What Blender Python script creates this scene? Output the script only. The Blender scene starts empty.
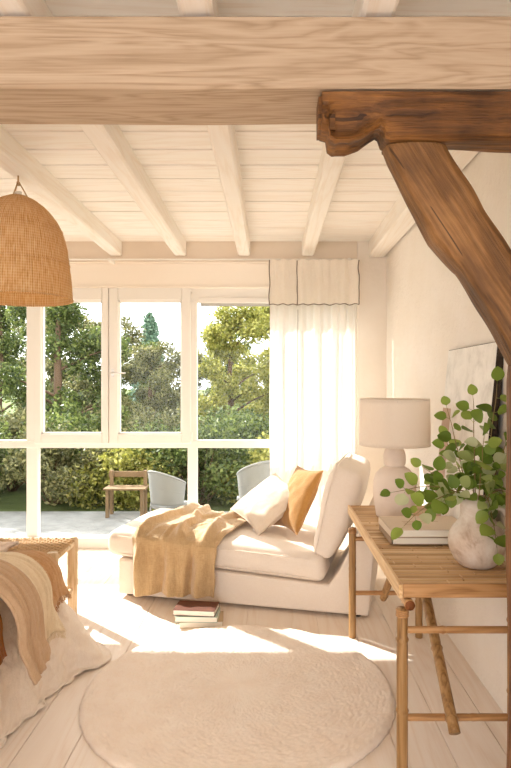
import bpy, math, random
import numpy as np
from mathutils import Vector, Matrix, noise

random.seed(7)
rng = np.random.default_rng(11)
S = bpy.context.scene
COL = S.collection
PI = math.pi

# ------------------------------------------------------------------ helpers
def nz(x, y=0.0, z=0.0):
    return noise.noise(Vector((x, y, z)))

def sstep(a, b, x):
    t = min(1.0, max(0.0, (x - a) / (b - a)))
    return t * t * (3 - 2 * t)

def lerp(a, b, t):
    return a + (b - a) * t

def interp(x, xs, ys):
    if x <= xs[0]: return ys[0]
    for i in range(1, len(xs)):
        if x <= xs[i]:
            return lerp(ys[i-1], ys[i], (x - xs[i-1]) / (xs[i] - xs[i-1]))
    return ys[-1]

class MB:
    """collects shapes and links them as ONE mesh object"""
    def __init__(self):
        self.v, self.f, self.s = [], [], []
    def add(self, vs, fs, smooth=True):
        b = len(self.v)
        self.v += [tuple(p) for p in vs]
        for f in fs:
            self.f.append(tuple(i + b for i in f)); self.s.append(smooth)
        return self
    def box(self, x0, x1, y0, y1, z0, z1):
        vs = [(x0,y0,z0),(x1,y0,z0),(x1,y1,z0),(x0,y1,z0),(x0,y0,z1),(x1,y0,z1),(x1,y1,z1),(x0,y1,z1)]
        return self.add(vs, [(3,2,1,0),(4,5,6,7),(0,1,5,4),(1,2,6,5),(2,3,7,6),(3,0,4,7)], False)
    def prism(self, poly, a, b, axis='y'):
        n = len(poly)
        def P(p, t):
            return (p[0], t, p[1]) if axis == 'y' else ((t, p[0], p[1]) if axis == 'x' else (p[0], p[1], t))
        vs = [P(p, a) for p in poly] + [P(p, b) for p in poly]
        fs = [tuple(range(n)), tuple(range(2*n-1, n-1, -1))]
        fs += [(i, i+n, (i+1) % n + n, (i+1) % n) for i in range(n)]
        return self.add(vs, fs, False)
    def grid(self, fn, nu, nv, closeu=False, smooth=True, flip=False):
        vs = [fn(i / (nu if closeu else nu), j / nv) for i in range(nu if closeu else nu + 1) for j in range(nv + 1)]
        m = nu if closeu else nu + 1
        fs = []
        for i in range(nu):
            for j in range(nv):
                a = i * (nv+1) + j; c = ((i+1) % m) * (nv+1) + j
                q = (a, c, c+1, a+1)
                fs.append(q[::-1] if flip else q)
        return self.add(vs, fs, smooth)
    def lathe(self, prof, n=48, c=(0,0,0), cap=True):
        vs, fs = [], []
        m = len(prof)
        for i in range(n):
            a = 2*PI*i/n
            for r, z in prof:
                vs.append((c[0]+r*math.cos(a), c[1]+r*math.sin(a), c[2]+z))
        for i in range(n):
            for j in range(m-1):
                a = i*m+j; b = ((i+1) % n)*m+j
                fs.append((a, b, b+1, a+1))
        if cap and prof[0][0] > 1e-4: fs.append(tuple(i*m for i in range(n))[::-1])
        if cap and prof[-1][0] > 1e-4: fs.append(tuple(i*m+m-1 for i in range(n)))
        return self.add(vs, fs, True)
    def tube(self, pts, r, n=10, caps=True):
        pts = [Vector(p) for p in pts]
        k = len(pts)
        rs = r if hasattr(r, '__len__') else [r]*k
        vs, fs = [], []
        up = None
        for i, p in enumerate(pts):
            d = (pts[min(i+1, k-1)] - pts[max(i-1, 0)]).normalized()
            if up is None:
                up = Vector((0,0,1)) if abs(d.z) < .9 else Vector((1,0,0))
            x = d.cross(up).normalized(); up = x.cross(d).normalized()
            for q in range(n):
                a = 2*PI*q/n
                vs.append(p + x*rs[i]*math.cos(a) + up*rs[i]*math.sin(a))
        for i in range(k-1):
            for q in range(n):
                a = i*n+q; b = i*n+(q+1) % n
                fs.append((a, b, b+n, a+n))
        if caps:
            fs.append(tuple(range(n))[::-1]); fs.append(tuple(range((k-1)*n, k*n)))
        return self.add(vs, fs, True)
    def rbox(self, c, d, r, n=(12,12,12), deform=None):
        """rounded box, centre c, size d, corner radius r"""
        hx, hy, hz = d[0]/2, d[1]/2, d[2]/2
        h = (hx, hy, hz)
        idx = {}
        vs, fs = [], []
        def pt(p):
            key = tuple(round(q, 5) for q in p)
            if key in idx: return idx[key]
            w = [p[i]*h[i] for i in range(3)]
            inn = [max(-(h[i]-r), min(h[i]-r, w[i])) for i in range(3)]
            dd = Vector([w[i]-inn[i] for i in range(3)])
            if dd.length > 1e-9: dd = dd.normalized()*r
            q = Vector(inn)+dd
            if deform: q = deform(q)
            idx[key] = len(vs); vs.append(q+Vector(c)); return idx[key]
        def samp(nn, half):
            e = r/half
            a = [-1, -1+e*.15, -1+e*.4, -1+e*.7]
            m = [-1+e + (2-2*e)*i/nn for i in range(nn+1)]
            return a + m + [-q for q in a[::-1]]
        ss = [samp(n[i], h[i]) for i in range(3)]
        for ax in range(3):
            u, v = (ax+1) % 3, (ax+2) % 3
            for sg in (-1, 1):
                for i in range(len(ss[u])-1):
                    for j in range(len(ss[v])-1):
                        q = []
                        for a, b in ((i,j),(i+1,j),(i+1,j+1),(i,j+1)):
                            p = [0,0,0]; p[ax] = sg; p[u] = ss[u][a]; p[v] = ss[v][b]
                            q.append(pt(p))
                        fs.append(tuple(q if sg > 0 else q[::-1]))
        return self.add(vs, fs, True)
    def build(self, name, mat, parent=None, bevel=0, solid=0, sub=0, offset=0):
        me = bpy.data.meshes.new(name)
        me.from_pydata(self.v, [], self.f)
        me.polygons.foreach_set('use_smooth', self.s)
        me.materials.append(mat)
        me.validate(); me.update()
        o = bpy.data.objects.new(name, me); COL.objects.link(o)
        if parent: o.parent = parent
        if solid:
            m = o.modifiers.new('solid', 'SOLIDIFY'); m.thickness = solid; m.offset = offset
        if bevel:
            m = o.modifiers.new('bevel', 'BEVEL'); m.width = bevel; m.segments = 2; m.limit_method = 'ANGLE'
        if sub:
            m = o.modifiers.new('sub', 'SUBSURF'); m.levels = sub; m.render_levels = sub
        return o

def tag(o, label=None, cat=None, group=None, kind=None):
    if label: o['label'] = label
    if cat: o['category'] = cat
    if group: o['group'] = group
    if kind: o['kind'] = kind
    return o

def empty(name, loc=(0,0,0), rz=0.0):
    o = bpy.data.objects.new(name, None); COL.objects.link(o)
    o.location = loc; o.rotation_euler = (0,0,rz); o.empty_display_size = .05
    return o

def struct(o):
    o['kind'] = 'structure'; return o

def copy_tree(o, parent=None):
    c = o.copy(); COL.objects.link(c)
    if parent: c.parent = parent
    for ch in list(o.children): copy_tree(ch, c)
    return c

# ------------------------------------------------------------------ materials
def lin(c):
    return tuple((x/12.92 if x <= .04045 else ((x+.055)/1.055)**2.4) for x in c[:3]) + (1,)

def hexc(h):
    return lin(tuple(int(h[i:i+2], 16)/255 for i in (0,2,4)))

class M:
    def __init__(self, name):
        self.m = bpy.data.materials.new(name); self.m.use_nodes = True
        self.t = self.m.node_tree; self.t.nodes.clear()
        self.out = self.n('ShaderNodeOutputMaterial')
    def n(self, t, **kw):
        nd = self.t.nodes.new(t)
        for k, v in kw.items():
            if k in nd.inputs.keys() if isinstance(k, str) else False: nd.inputs[k].default_value = v
            else: setattr(nd, k, v)
        return nd
    def l(self, a, b):
        self.t.links.new(a, b)
    def coord(self, scale=(1,1,1), rot=(0,0,0), kind='Object'):
        tc = self.n('ShaderNodeTexCoord'); mp = self.n('ShaderNodeMapping')
        mp.inputs['Scale'].default_value = scale; mp.inputs['Rotation'].default_value = rot
        src = tc.outputs[kind]
        if any(rot):
            m0 = self.n('ShaderNodeMapping'); m0.inputs['Rotation'].default_value = rot
            mp.inputs['Rotation'].default_value = (0,0,0)
            self.l(src, m0.inputs[0]); src = m0.outputs[0]
        self.l(src, mp.inputs[0]); return mp.outputs[0]
    def noise(self, vec, scale=5, detail=4, rough=.55, dist=0):
        nd = self.n('ShaderNodeTexNoise')
        nd.inputs['Scale'].default_value = scale; nd.inputs['Detail'].default_value = detail
        nd.inputs['Roughness'].default_value = rough; nd.inputs['Distortion'].default_value = dist
        self.l(vec, nd.inputs['Vector']); return nd.outputs[0]
    def ramp(self, fac, stops):
        nd = self.n('ShaderNodeValToRGB'); e = nd.color_ramp.elements
        while len(e) < len(stops): e.new(.5)
        for i, (p, c) in enumerate(stops):
            e[i].position = p; e[i].color = c
        self.l(fac, nd.inputs[0]); return nd.outputs[0]
    def mix(self, fac, a, b, blend='MIX'):
        nd = self.n('ShaderNodeMix'); nd.data_type = 'RGBA'; nd.blend_type = blend
        for s, v in ((nd.inputs[0], fac), (nd.inputs[6], a), (nd.inputs[7], b)):
            if hasattr(v, 'is_linked'): self.l(v, s)
            else: s.default_value = v
        return nd.outputs[2]
    def math(self, op, a, b=0.0):
        nd = self.n('ShaderNodeMath'); nd.operation = op
        for s, v in ((nd.inputs[0], a), (nd.inputs[1], b)):
            if hasattr(v, 'is_linked'): self.l(v, s)
            else: s.default_value = v
        return nd.outputs[0]
    def bump(self, h, strength=.3, dist=.01, prev=None):
        nd = self.n('ShaderNodeBump'); nd.inputs['Strength'].default_value = strength
        nd.inputs['Distance'].default_value = dist; self.l(h, nd.inputs['Height'])
        if prev is not None: self.l(prev, nd.inputs['Normal'])
        return nd.outputs[0]
    def bsdf(self, col, rough=.7, normal=None, spec=.3, sheen=0, trans=0, metal=0):
        b = self.n('ShaderNodeBsdfPrincipled')
        b.inputs['Roughness'].default_value = rough
        b.inputs['Specular IOR Level'].default_value = spec
        b.inputs['Metallic'].default_value = metal
        if sheen:
            b.inputs['Sheen Weight'].default_value = sheen
        if hasattr(col, 'is_linked'): self.l(col, b.inputs['Base Color'])
        else: b.inputs['Base Color'].default_value = col
        if normal is not None: self.l(normal, b.inputs['Normal'])
        if trans:
            tr = self.n('ShaderNodeBsdfTranslucent')
            if hasattr(col, 'is_linked'): self.l(col, tr.inputs[0])
            else: tr.inputs[0].default_value = col
            if normal is not None: self.l(normal, tr.inputs['Normal'])
            mx = self.n('ShaderNodeMixShader'); mx.inputs[0].default_value = trans
            self.l(b.outputs[0], mx.inputs[1]); self.l(tr.outputs[0], mx.inputs[2])
            self.l(mx.outputs[0], self.out.inputs[0])
        else:
            self.l(b.outputs[0], self.out.inputs[0])
        return self.m

def plain(name, h, rough=.6, spec=.3, metal=0, trans=0):
    k = M(name); return k.bsdf(hexc(h), rough, None, spec, 0, trans, metal)

def wood(name, light, mid, dark, axis, fig=6.0, rough=.65, bump=.25, knots=True, spec=.25, fine=60):
    """grain runs along axis ('x','y','z'); rings seen as stretched waves"""
    k = M(name)
    i = 'xyz'.index(axis)
    s = [1,1,1]; s[i] = .09
    v = k.coord(tuple(s))
    warp = k.noise(v, 2.2, 2, .5)
    big = k.noise(v, fig, 3, .5, .6)
    w = k.math('MULTIPLY_ADD', big, 9.0)
    bands = k.math('FRACT', k.math('MULTIPLY', k.math('ADD', big, warp), 7.0))
    tri = k.math('ABSOLUTE', k.math('SUBTRACT', bands, .5))
    s2 = [1,1,1]; s2[i] = .03
    fv = k.coord(tuple(s2))
    fn = k.noise(fv, fine*2.2, 3, .6)
    val = k.math('ADD', k.math('MULTIPLY', tri, .7), k.math('MULTIPLY', fn, .55))
    col = k.ramp(val, [(.22, hexc(dark)), (.42, hexc(mid)), (.68, hexc(light))])
    blot = k.noise(k.coord((1,1,1)), 1.7, 2)
    col = k.mix(k.math('MULTIPLY', blot, .35), col, hexc(mid))
    nrm = k.bump(val, bump, .004)
    return k.bsdf(col, rough, nrm, spec)

def cloth(name, a, b, weave=350, fold=9, rough=.9, trans=0, bump=.35, sheen=.15, bd=.0015):
    k = M(name)
    v = k.coord()
    w1 = k.noise(k.coord((1, .12, .12)), weave, 2, .6)
    w2 = k.noise(k.coord((.12, 1, 1)), weave, 2, .6)
    w = k.math('MULTIPLY', k.math('ADD', w1, w2), .5)
    m = k.noise(v, fold, 3)
    fac = k.math('ADD', k.math('MULTIPLY', w, .8), k.math('MULTIPLY', m, .3))
    col = k.ramp(fac, [(.35, hexc(b)), (.72, hexc(a))])
    n1 = k.bump(k.noise(v, fold*2.2, 4, .6), bump*.6, .02)
    nrm = k.bump(w, bump, bd, n1)
    return k.bsdf(col, rough, nrm, .1, sheen, trans)

def plaster(name, a, b, scale=3, bump=.25):
    k = M(name); v = k.coord()
    big = k.noise(v, scale, 5, .6); small = k.noise(v, 28, 5, .65)
    col = k.ramp(big, [(.3, hexc(b)), (.65, hexc(a))])
    h = k.math('ADD', big, k.math('MULTIPLY', small, .35))
    return k.bsdf(col, .9, k.bump(h, bump, .03), .15)

MT = {}
MT['floor'] = wood('pale_floor_boards', 'F4E9DE', 'F1E4D7', 'EAD9C9', 'y', 5, .5, .06, spec=.3)
MT['ceil'] = wood('whitewashed_planks', 'F6F2EB', 'F4EEE6', 'EDE3D7', 'x', 6, .7, .15)
MT['rafter'] = wood('whitewashed_rafters', 'F6F1EA', 'F4EDE4', 'EEE3D6', 'y', 6, .7, .3)
MT['cross'] = wood('limed_pine_beam', 'C4AD95', 'B79F86', '9F866C', 'x', 13, .7, .3)
def oak(name, light, mid, dark, rot):
    k = M(name)
    v = k.coord((.16,1,1), (0, rot, 0)); f = k.coord((.05,1,1), (0, rot, 0)); cv = k.coord((.035,1,1), (0, rot, .04))
    a = k.noise(v, 7, 5, .6, .4); b = k.noise(f, 60, 4, .65); c = k.noise(k.coord((1,1,1)), 4, 4)
    val = k.math('ADD', k.math('ADD', k.math('MULTIPLY', a, .45), k.math('MULTIPLY', b, .45)), k.math('MULTIPLY', c, .4))
    col = k.ramp(val, [(.50, hexc(dark)), (.64, hexc(mid)), (.80, hexc(light))])
    ck = k.noise(cv, 24, 2, .5)
    crack = k.math('LESS_THAN', ck, .33)
    col = k.mix(k.math('MULTIPLY', crack, .75), col, hexc('24140A'))
    h = k.math('SUBTRACT', k.math('ADD', b, a), k.math('MULTIPLY', crack, .8))
    n2 = k.bump(h, .8, .012)
    return k.bsdf(col, .55, n2, .35)
MT['oak'] = oak('old_dark_oak', 'A26E38', '6D4520', '3A220D', 0)
MT['oakd'] = oak('old_brown_oak', 'A17446', '75502B', '432A14', math.radians(-57))
MT['oakp'] = oak('old_post_oak', '9C6C42', '7C5230', '4E321B', PI/2)
MT['tan'] = plaster('tan_board', 'E6D8C8', 'DECEBC', 2, .1)
MT['wall'] = plaster('lime_plaster', 'F3EDE6', 'EEE6DC', 2.2, .8)
MT['wallw'] = plaster('pilaster_plaster', 'EFE6DB', 'E9DED1', 2.2, .25)
MT['white'] = plain('white_frame_paint', 'EAE4DB', .4, .4)
MT['trimw'] = plain('cream_trim_paint', 'F3E8DA', .5, .3)
MT['metal'] = plain('brushed_steel', 'D8D4CE', .3, .5, .9)
MT['bamboo'] = wood('bamboo_poles', 'B08A5C', '9A7446', '6F4D2A', 'z', 9, .4, .3, spec=.45)
MT['bamboox'] = wood('bamboo_slats', 'C6996A', 'B48656', '8A6036', 'x', 9, .4, .4, spec=.4)
MT['bambooy'] = wood('split_bamboo', 'D6AC7C', 'C89A66', 'A5743F', 'y', 9, .4, .3, spec=.4)
def slat_mat():
    k = M('bamboo_slat_tops')
    g = k.n('ShaderNodeNewGeometry')
    a = k.noise(k.coord((.05,1,1)), 90, 3, .6); b = k.noise(k.coord((1,1,1)), 6, 3)
    val = k.math('ADD', k.math('MULTIPLY', g.outputs['Random Per Island'], .45), k.math('ADD', k.math('MULTIPLY', a, .4), k.math('MULTIPLY', b, .25)))
    col = k.ramp(val, [(.25, hexc('A98157')), (.5, hexc('CBA679')), (.8, hexc('E6CBA4'))])
    return k.bsdf(col, .38, k.bump(a, .3, .003), .45)
MT['slat'] = slat_mat()
MT['strip'] = wood('split_bamboo_strip', 'E6C79C', 'DDB98A', 'BF9462', 'y', 9, .4, .2, spec=.4)
MT['bambooend'] = plain('bamboo_cut_end', '7A4622', .7)
MT['sofa'] = cloth('cream_linen', 'F0E5DA', 'E8DACB', 300, 5, bump=.3)
MT['pillow'] = cloth('natural_linen', 'E6D7C6', 'DAC6B0', 320, 8, bump=.35)
MT['mustard'] = cloth('ochre_velvet', 'AE8048', '966A35', 260, 10, sheen=.3)
MT['throw'] = cloth('tan_mohair', 'CDAF86', 'B49368', 160, 10, bump=.8, sheen=.4, bd=.004)
MT['curtain'] = cloth('sheer_cotton', 'F4EFE8', 'EEE7DE', 260, 6, trans=.30, bump=.15)
MT['heading'] = cloth('curtain_heading', 'FBF5EC', 'F3EADD', 260, 8, trans=.4, bump=.3)
MT['thread'] = plain('grey_trim_thread', '77675A', .9)
MT['cover'] = cloth('washed_linen', 'EFE3D6', 'E4D4C4', 260, 9, bump=.9)
MT['gauze'] = cloth('ochre_gauze', 'CBA073', 'B5885A', 170, 14, bump=.9, bd=.004)
MT['frayed'] = cloth('sand_frayed_cotton', 'EADABF', 'DCC7A6', 190, 10, bump=.7, bd=.003)
MT['beige'] = cloth('beige_wool', 'CBAE90', 'BA9A7A', 300, 6, bump=.5)
MT['rust'] = cloth('rust_velvet', 'B3701F', '8E5216', 240, 10)
MT['palewool'] = cloth('pale_wool', 'E5D3C4', 'D8C3B2', 260, 10)
MT['shade'] = cloth('lamp_linen', 'FDF5EA', 'F7ECDF', 420, 3, trans=.35, bump=.3)
MT['lampbase'] = plaster('matte_ceramic', 'E8DACE', 'E0D0C3', 8, .15)
MT['page'] = plain('book_pages', 'F2EBDD', .9)
MT['paper'] = plain('cream_dust_jacket', 'DCCBB6', .6)
MT['greyc'] = plain('taupe_cloth_cover', 'A08870', .8)
MT['redc'] = plain('brown_red_cover', '643A2A', .6)
MT['tealc'] = plain('pale_teal_cover', 'A9BDB0', .6)
MT['sandc'] = plain('sand_cover', 'C7AF90', .7)
MT['rope'] = plain('paper_cord', 'B9986F', .8)
MT['honey'] = wood('honey_bench_wood', 'DDC6A8', 'D0B590', 'B6966E', 'z', 9, .5, .2)

def glass_mat():
    k = M('window_glass')
    f = k.n('ShaderNodeFresnel'); f.inputs[0].default_value = 1.45
    t = k.n('ShaderNodeBsdfTransparent'); t.inputs[0].default_value = (.97,.98,.97,1)
    g = k.n('ShaderNodeBsdfGlossy'); g.inputs['Roughness'].default_value = .02
    mx = k.n('ShaderNodeMixShader'); ge = k.n('ShaderNodeNewGeometry')
    front = k.math('SUBTRACT', 1.0, ge.outputs['Backfacing'])
    k.l(k.math('MULTIPLY', k.math('MULTIPLY', f.outputs[0], front), .4), mx.inputs[0]); k.l(t.outputs[0], mx.inputs[1]); k.l(g.outputs[0], mx.inputs[2])
    k.l(mx.outputs[0], k.out.inputs[0]); return k.m
MT['glass'] = glass_mat()

def rattan_mat():
    k = M('woven_rattan')
    tc = k.n('ShaderNodeTexCoord'); sep = k.n('ShaderNodeSeparateXYZ'); k.l(tc.outputs['Object'], sep.inputs[0])
    ang = k.math('ARCTAN2', sep.outputs[1], sep.outputs[0])
    cb = k.n('ShaderNodeCombineXYZ')
    k.l(k.math('MULTIPLY', ang, 34.0), cb.inputs[0]); k.l(k.math('MULTIPLY', sep.outputs[2], 14.0), cb.inputs[1])
    strands = k.noise(cb.outputs[0], 1.0, 3, .6)
    wv = k.math('SINE', k.math('MULTIPLY', ang, 150.0))
    wz = k.math('SINE', k.math('MULTIPLY', sep.outputs[2], 420.0))
    wv2 = k.math('MULTIPLY', k.math('ADD', wv, k.math('MULTIPLY', wz, .5)), .12)
    val = k.math('ADD', strands, wv2)
    col = k.ramp(val, [(.25, hexc('D2A466')), (.5, hexc('EBCB98')), (.75, hexc('F8E6C4'))])
    return k.bsdf(col, .7, k.bump(val, .6, .006), .25, 0, .55)
MT['rattan'] = rattan_mat()

def rug_mat():
    k = M('wool_pile')
    v = k.coord()
    n1 = k.noise(v, 380, 3, .7); n2 = k.noise(v, 9, 3)
    f = k.math('ADD', k.math('MULTIPLY', n1, .8), k.math('MULTIPLY', n2, .3))
    col = k.ramp(f, [(.35, hexc('EED8C2')), (.7, hexc('FFF4E8'))])
    return k.bsdf(col, 1, k.bump(n1, .4, .006), .05, .3)
MT['rug'] = rug_mat()

def leaf_mat(name, stops, trans=.45, rough=.45):
    k = M(name)
    g = k.n('ShaderNodeNewGeometry')
    col = k.ramp(g.outputs['Random Per Island'], [(p, hexc(c)) for p, c in stops])
    return k.bsdf(col, rough, None, .35, 0, trans)
MT['euc'] = leaf_mat('green_round_leaves', [(0,'586F24'),(.45,'76903A'),(.75,'98AC50'),(.86,'B6BF88'),(1,'CDD2AC')], .45)
MT['eucstem'] = plain('green_brown_stem', '8A7448', .6)
MT['treeA'] = leaf_mat('deep_green_leaves', [(0,'3A4A25'),(.5,'596634'),(1,'87904F')])
MT['treeB'] = leaf_mat('yellow_green_leaves', [(0,'687032'),(.5,'928F40'),(1,'BAB468')])
MT['treeC'] = leaf_mat('olive_leaves', [(0,'4F5434'),(.5,'706F46'),(1,'989262')])
MT['needle'] = leaf_mat('far_conifer_needles', [(0,'56705C'),(1,'7C937C')], .2)
MT['bark'] = plain('tree_bark', '5E4A38', .9)
MT['vase'] = None
def vase_mat():
    k = M('chalky_glazed_stoneware'); v = k.coord()
    n = k.noise(v, 9, 5, .65, .6)
    col = k.ramp(n, [(.3, hexc('A58A74')), (.45, hexc('CDB9A8')), (.62, hexc('DDD0C4')), (.75, hexc('BBA594'))])
    return k.bsdf(col, .55, k.bump(n, .3, .01), .35)
MT['vase'] = vase_mat()
def canvas_mat():
    k = M('pale_brushed_paint'); v = k.coord()
    n = k.noise(v, 7, 6, .7, .5)
    sep = k.n('ShaderNodeSeparateXYZ'); tc = k.n('ShaderNodeTexCoord'); k.l(tc.outputs['Object'], sep.inputs[0])
    top = k.ramp(n, [(.3, hexc('D8D6D1')), (.5, hexc('F0EEEA')), (.7, hexc('FAF8F4'))])
    low = k.ramp(n, [(.3, hexc('B89C86')), (.6, hexc('CDB49F'))])
    # painted taupe block low down at the far side of the picture
    a = k.math('LESS_THAN', sep.outputs[2], .62); b = k.math('GREATER_THAN', sep.outputs[1], .60)
    return k.bsdf(k.mix(k.math('MULTIPLY', a, b), top, low), .7, k.bump(n, .4, .01), .2)
MT['canvas'] = canvas_mat()
MT['canvasedge'] = plaster('dark_canvas_edge', '4A4038', '2E2722', 30, .4)
MT['patio'] = plaster('grey_patio_stone', '8C8B88', '787774', 6, .3)
MT['lawn'] = plaster('rough_grass', '5F6B3C', '4A5630', 4, .4)
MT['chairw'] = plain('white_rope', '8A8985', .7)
MT['fence'] = plain('weathered_pine', '80694E', .8)

# ------------------------------------------------------------------ camera
cam = bpy.data.cameras.new('camera'); co = bpy.data.objects.new('camera', cam); COL.objects.link(co)
co.location = (0, 0, 1.5); co.rotation_euler = (PI/2, 0, 0)
cam.sensor_width = 36; cam.sensor_fit = 'AUTO'; cam.lens = 600/768*36; cam.shift_x = -14.5/768
cam.clip_start = .05; cam.clip_end = 300
S.camera = co

def at(px, py, y):
    """a photograph pixel at a known distance -> a point of the room"""
    return Vector(((px-270)*y/600, y, 1.5+(384-py)*y/600))

# ------------------------------------------------------------------ room shell
XR, XL, YB, YF, ZC = 1.065, -3.6, 5.49, -3.0, 2.803
m = MB()
x = XL-.1
k = .735 - .22*20
while k < XR:
    m.box(max(XL-.1, k+.0025), min(XR+.1, k+.22-.0025), YF, YB+.08, -.03, 0)
    k += .22
m.box(XL-.1, XR+.1, YF, YB+.08, -.08, -.006)
struct(m.build('floor', MT['floor']))
m = MB()
k = 3.33-.24*27
while k < YB:
    gp = random.choice((.004,.007,.009))
    m.box(XL-.1, XR+.1, max(YF, k+gp), min(YB, k+.24-gp), ZC, ZC+.025)
    k += .24
m.box(XL-.1, XR+.1, YF, YB+.1, ZC+.024, ZC+.1)
struct(m.build('ceiling', MT['ceil']))
# right wall, hand trowelled: gentle unevenness
m = MB()
m.grid(lambda u, v: (XR + .006*nz(u*9, v*5, 3) + .003*nz(u*30, v*14, 8), YF + u*(YB+.1-YF), v*(ZC-.002)), 160, 60)
m.box(XR+.02, XR+.25, YF, YB+.1, 0, ZC)
struct(m.build('wall_right', MT['wall']))
m = MB()
m.box(XL-.2, XL-.001, YF, YB+.1, 0, ZC)
struct(m.build('wall_left', MT['wall']))
m = MB()                                   # wall behind the camera, its wide unglazed opening added to let in fill daylight
OX0, OX1, OZ0, OZ1 = -3.3, 0.8, .1, 2.3
m.box(XL, OX0, YF-.2, YF-.001, 0, ZC); m.box(OX1, XR+.1, YF-.2, YF-.001, 0, ZC)
m.box(OX0, OX1, YF-.2, YF-.001, OZ1, ZC); m.box(OX0, OX1, YF-.2, YF-.001, 0, OZ0)
struct(m.build('wall_front', MT['wall']))
# window wall: board above the glazing and the pilaster in the corner
m = MB()
m.box(XL, .797, YB, YB+.1, 2.616, ZC+.03)
struct(m.build('wall_back', MT['tan'], bevel=.004))
m = MB(); m.box(.797, XR+.03, YB, YB+.12, 0.001, ZC+.03)
struct(m.build('wall_pilaster', MT['wallw'], bevel=.01))
m = MB()
m.box(XL, .797, YB-.012, YB+.09, 2.387, 2.600); m.box(XL, .797, YB-.03, YB+.09, 2.600, 2.616)
m.box(XL, .797, YB-.022, YB+.09, 2.375, 2.392)
struct(m.build('trim_1', MT['trimw'], bevel=.004))

# ------------------------------------------------------------------ window
gl0, gl1 = YB+.035, YB+.043
m = MB()
f0, f1 = YB+.004, YB+.078
def vbar(x0, x1, z0, z1): m.box(x0, x1, f0, f1, z0, z1)
vbar(-2.232, -2.127, .0, 2.375)
vbar(-.755, -.668, .0, 2.375)
vbar(.735, .797, 0, 2.375)
vbar(XL, XL+.08, 0, 2.375)
vbar(-1.492, -1.452, .914, 2.375)
m.box(XL, .797, f0-.004, f1-.002, .914, .985)      # transom
m.box(XL, .797, f0-.035, f1, .0, .10)        # bottom bar
m.box(XL, .797, f0-.003, f1-.003, 2.25, 2.38)         # head
win = struct(m.build('window_1', MT['white'], bevel=.006))
def pane(x0, x1, z0, z1, par):
    q = MB(); q.box(x0, x1, gl0, gl1, z0, z1); return q.build('pane', MT['glass'], par)
for a in ((XL+.08,-2.232,.985,2.25), (-.668,.735,.985,2.25), (XL+.08,-2.232,.10,.914), (-2.127,-.755,.10,.914), (-.668,.735,.10,.914)):
    pane(*a, win)
def sash(x0, x1, gx0, gx1):
    q = MB()
    z0, z1, gz0, gz1 = .955, 2.378, 1.045, 2.265
    y0, y1 = YB-.022, YB+.05
    q.box(x0, gx0, y0, y1, z0, z1); q.box(gx1, x1, y0, y1, z0, z1)
    q.box(gx0, gx1, y0, y1, z0, gz0); q.box(gx0, gx1, y0, y1, gz1, z1)
    o = q.build('sash', MT['white'], win, bevel=.007)
    b = MB(); w = .012                          # glazing bead
    b.box(gx0, gx0+w, y0+.02, y1, gz0, gz1); b.box(gx1-w, gx1, y0+.02, y1, gz0, gz1)
    b.box(gx0, gx1, y0+.02, y1, gz0, gz0+w); b.box(gx0, gx1, y0+.02, y1, gz1-w, gz1)
    b.build('glazing_bead', MT['white'], o)
    pane(gx0+w, gx1-w, gz0+w, gz1-w, o)
    return o
sash(-2.15, -1.474, -2.088, -1.532)
sr = sash(-1.468, -.722, -1.386, -.806)
m = MB()
hx, hz = -1.433, 1.60
m.lathe([(.0,.0),(.013,.0),(.013,.012),(.009,.014),(.009,.04),(0,.04)], 16)
for i, p in enumerate(m.v): m.v[i] = (hx+p[0], YB-.022-p[2], hz+p[1])
m.box(hx-.012, hx+.012, YB-.028, YB-.022, hz-.035, hz+.035)
m.tube([(hx, YB-.058, hz), (hx+.02, YB-.06, hz), (hx+.125, YB-.06, hz-.002)], [.009,.009,.007], 10)
m.build('handle', MT['metal'], sr)
for z in (1.02, 2.3):
    q = MB(); q.tube([(-.715, YB-.03, z-.04), (-.715, YB-.03, z+.04)], .008, 10)
    q.build('hinge', MT['white'], sr)
# slim roller blind cassette at the head of the right pane
t = empty('roller_blind', (-.655, YB+.02, 2.24))
q = MB(); q.box(0, 1.37, -.03, .0, .0, .05); q.build('cassette', MT['white'], t, bevel=.006)
q = MB(); q.box(.02, 1.35, -.012, -.008, -.028, .0); q.build('blind_fabric', plain('grey_blind', 'B9B7B2', .8), t)
tag(t, 'slim rolled-up grey blind at the head of the pane beside the curtain', 'blind')

# ------------------------------------------------------------------ beams
def timber(x0, x1, y0, y1, z0, z1, mat, name, seed, n=40, along='y', wob=.004):
    """a long timber with slightly waney edges"""
    q = MB()
    L0, L1 = (y0, y1) if along == 'y' else (x0, x1)
    A0, A1 = (x0, x1) if along == 'y' else (y0, y1)
    r = .012
    sec = [(A0+r,z0),(A1-r,z0),(A1,z0+r),(A1,z1),(A0,z1),(A0,z0+r)]
    vs, fs = [], []
    for i in range(n+1):
        t = L0+(L1-L0)*i/n
        for j, (a, z) in enumerate(sec):
            da = wob*nz(t*1.3, seed+j*3.1, 1); dz = wob*nz(t*1.3, seed+j*3.1, 7) if j not in (3,4) else 0
            vs.append((a+da, t, z+dz) if along == 'y' else (t, a+da, z+dz))
    kk = len(sec)
    for i in range(n):
        for j in range(kk):
            fs.append((i*kk+j, i*kk+(j+1) % kk, (i+1)*kk+(j+1) % kk, (i+1)*kk+j))
    fs.append(tuple(range(kk))[::-1]); fs.append(tuple(range(n*kk, n*kk+kk)))
    q.add(vs, fs, False)
    return q.build(name, mat)
ZJ = 2.668
raf = [(-2.0,'leftmost whitewashed ceiling rafter, mostly hidden behind the rattan pendant'),
       (-1.41,'whitewashed ceiling rafter from which the rattan pendant lamp hangs'),
       (-.82,'whitewashed ceiling rafter above the opening window with the handle'),
       (-.235,'whitewashed ceiling rafter ending just left of the curtain top'),
       (.345,'whitewashed ceiling rafter running above the curtain to the dark carved bracket')]
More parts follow.
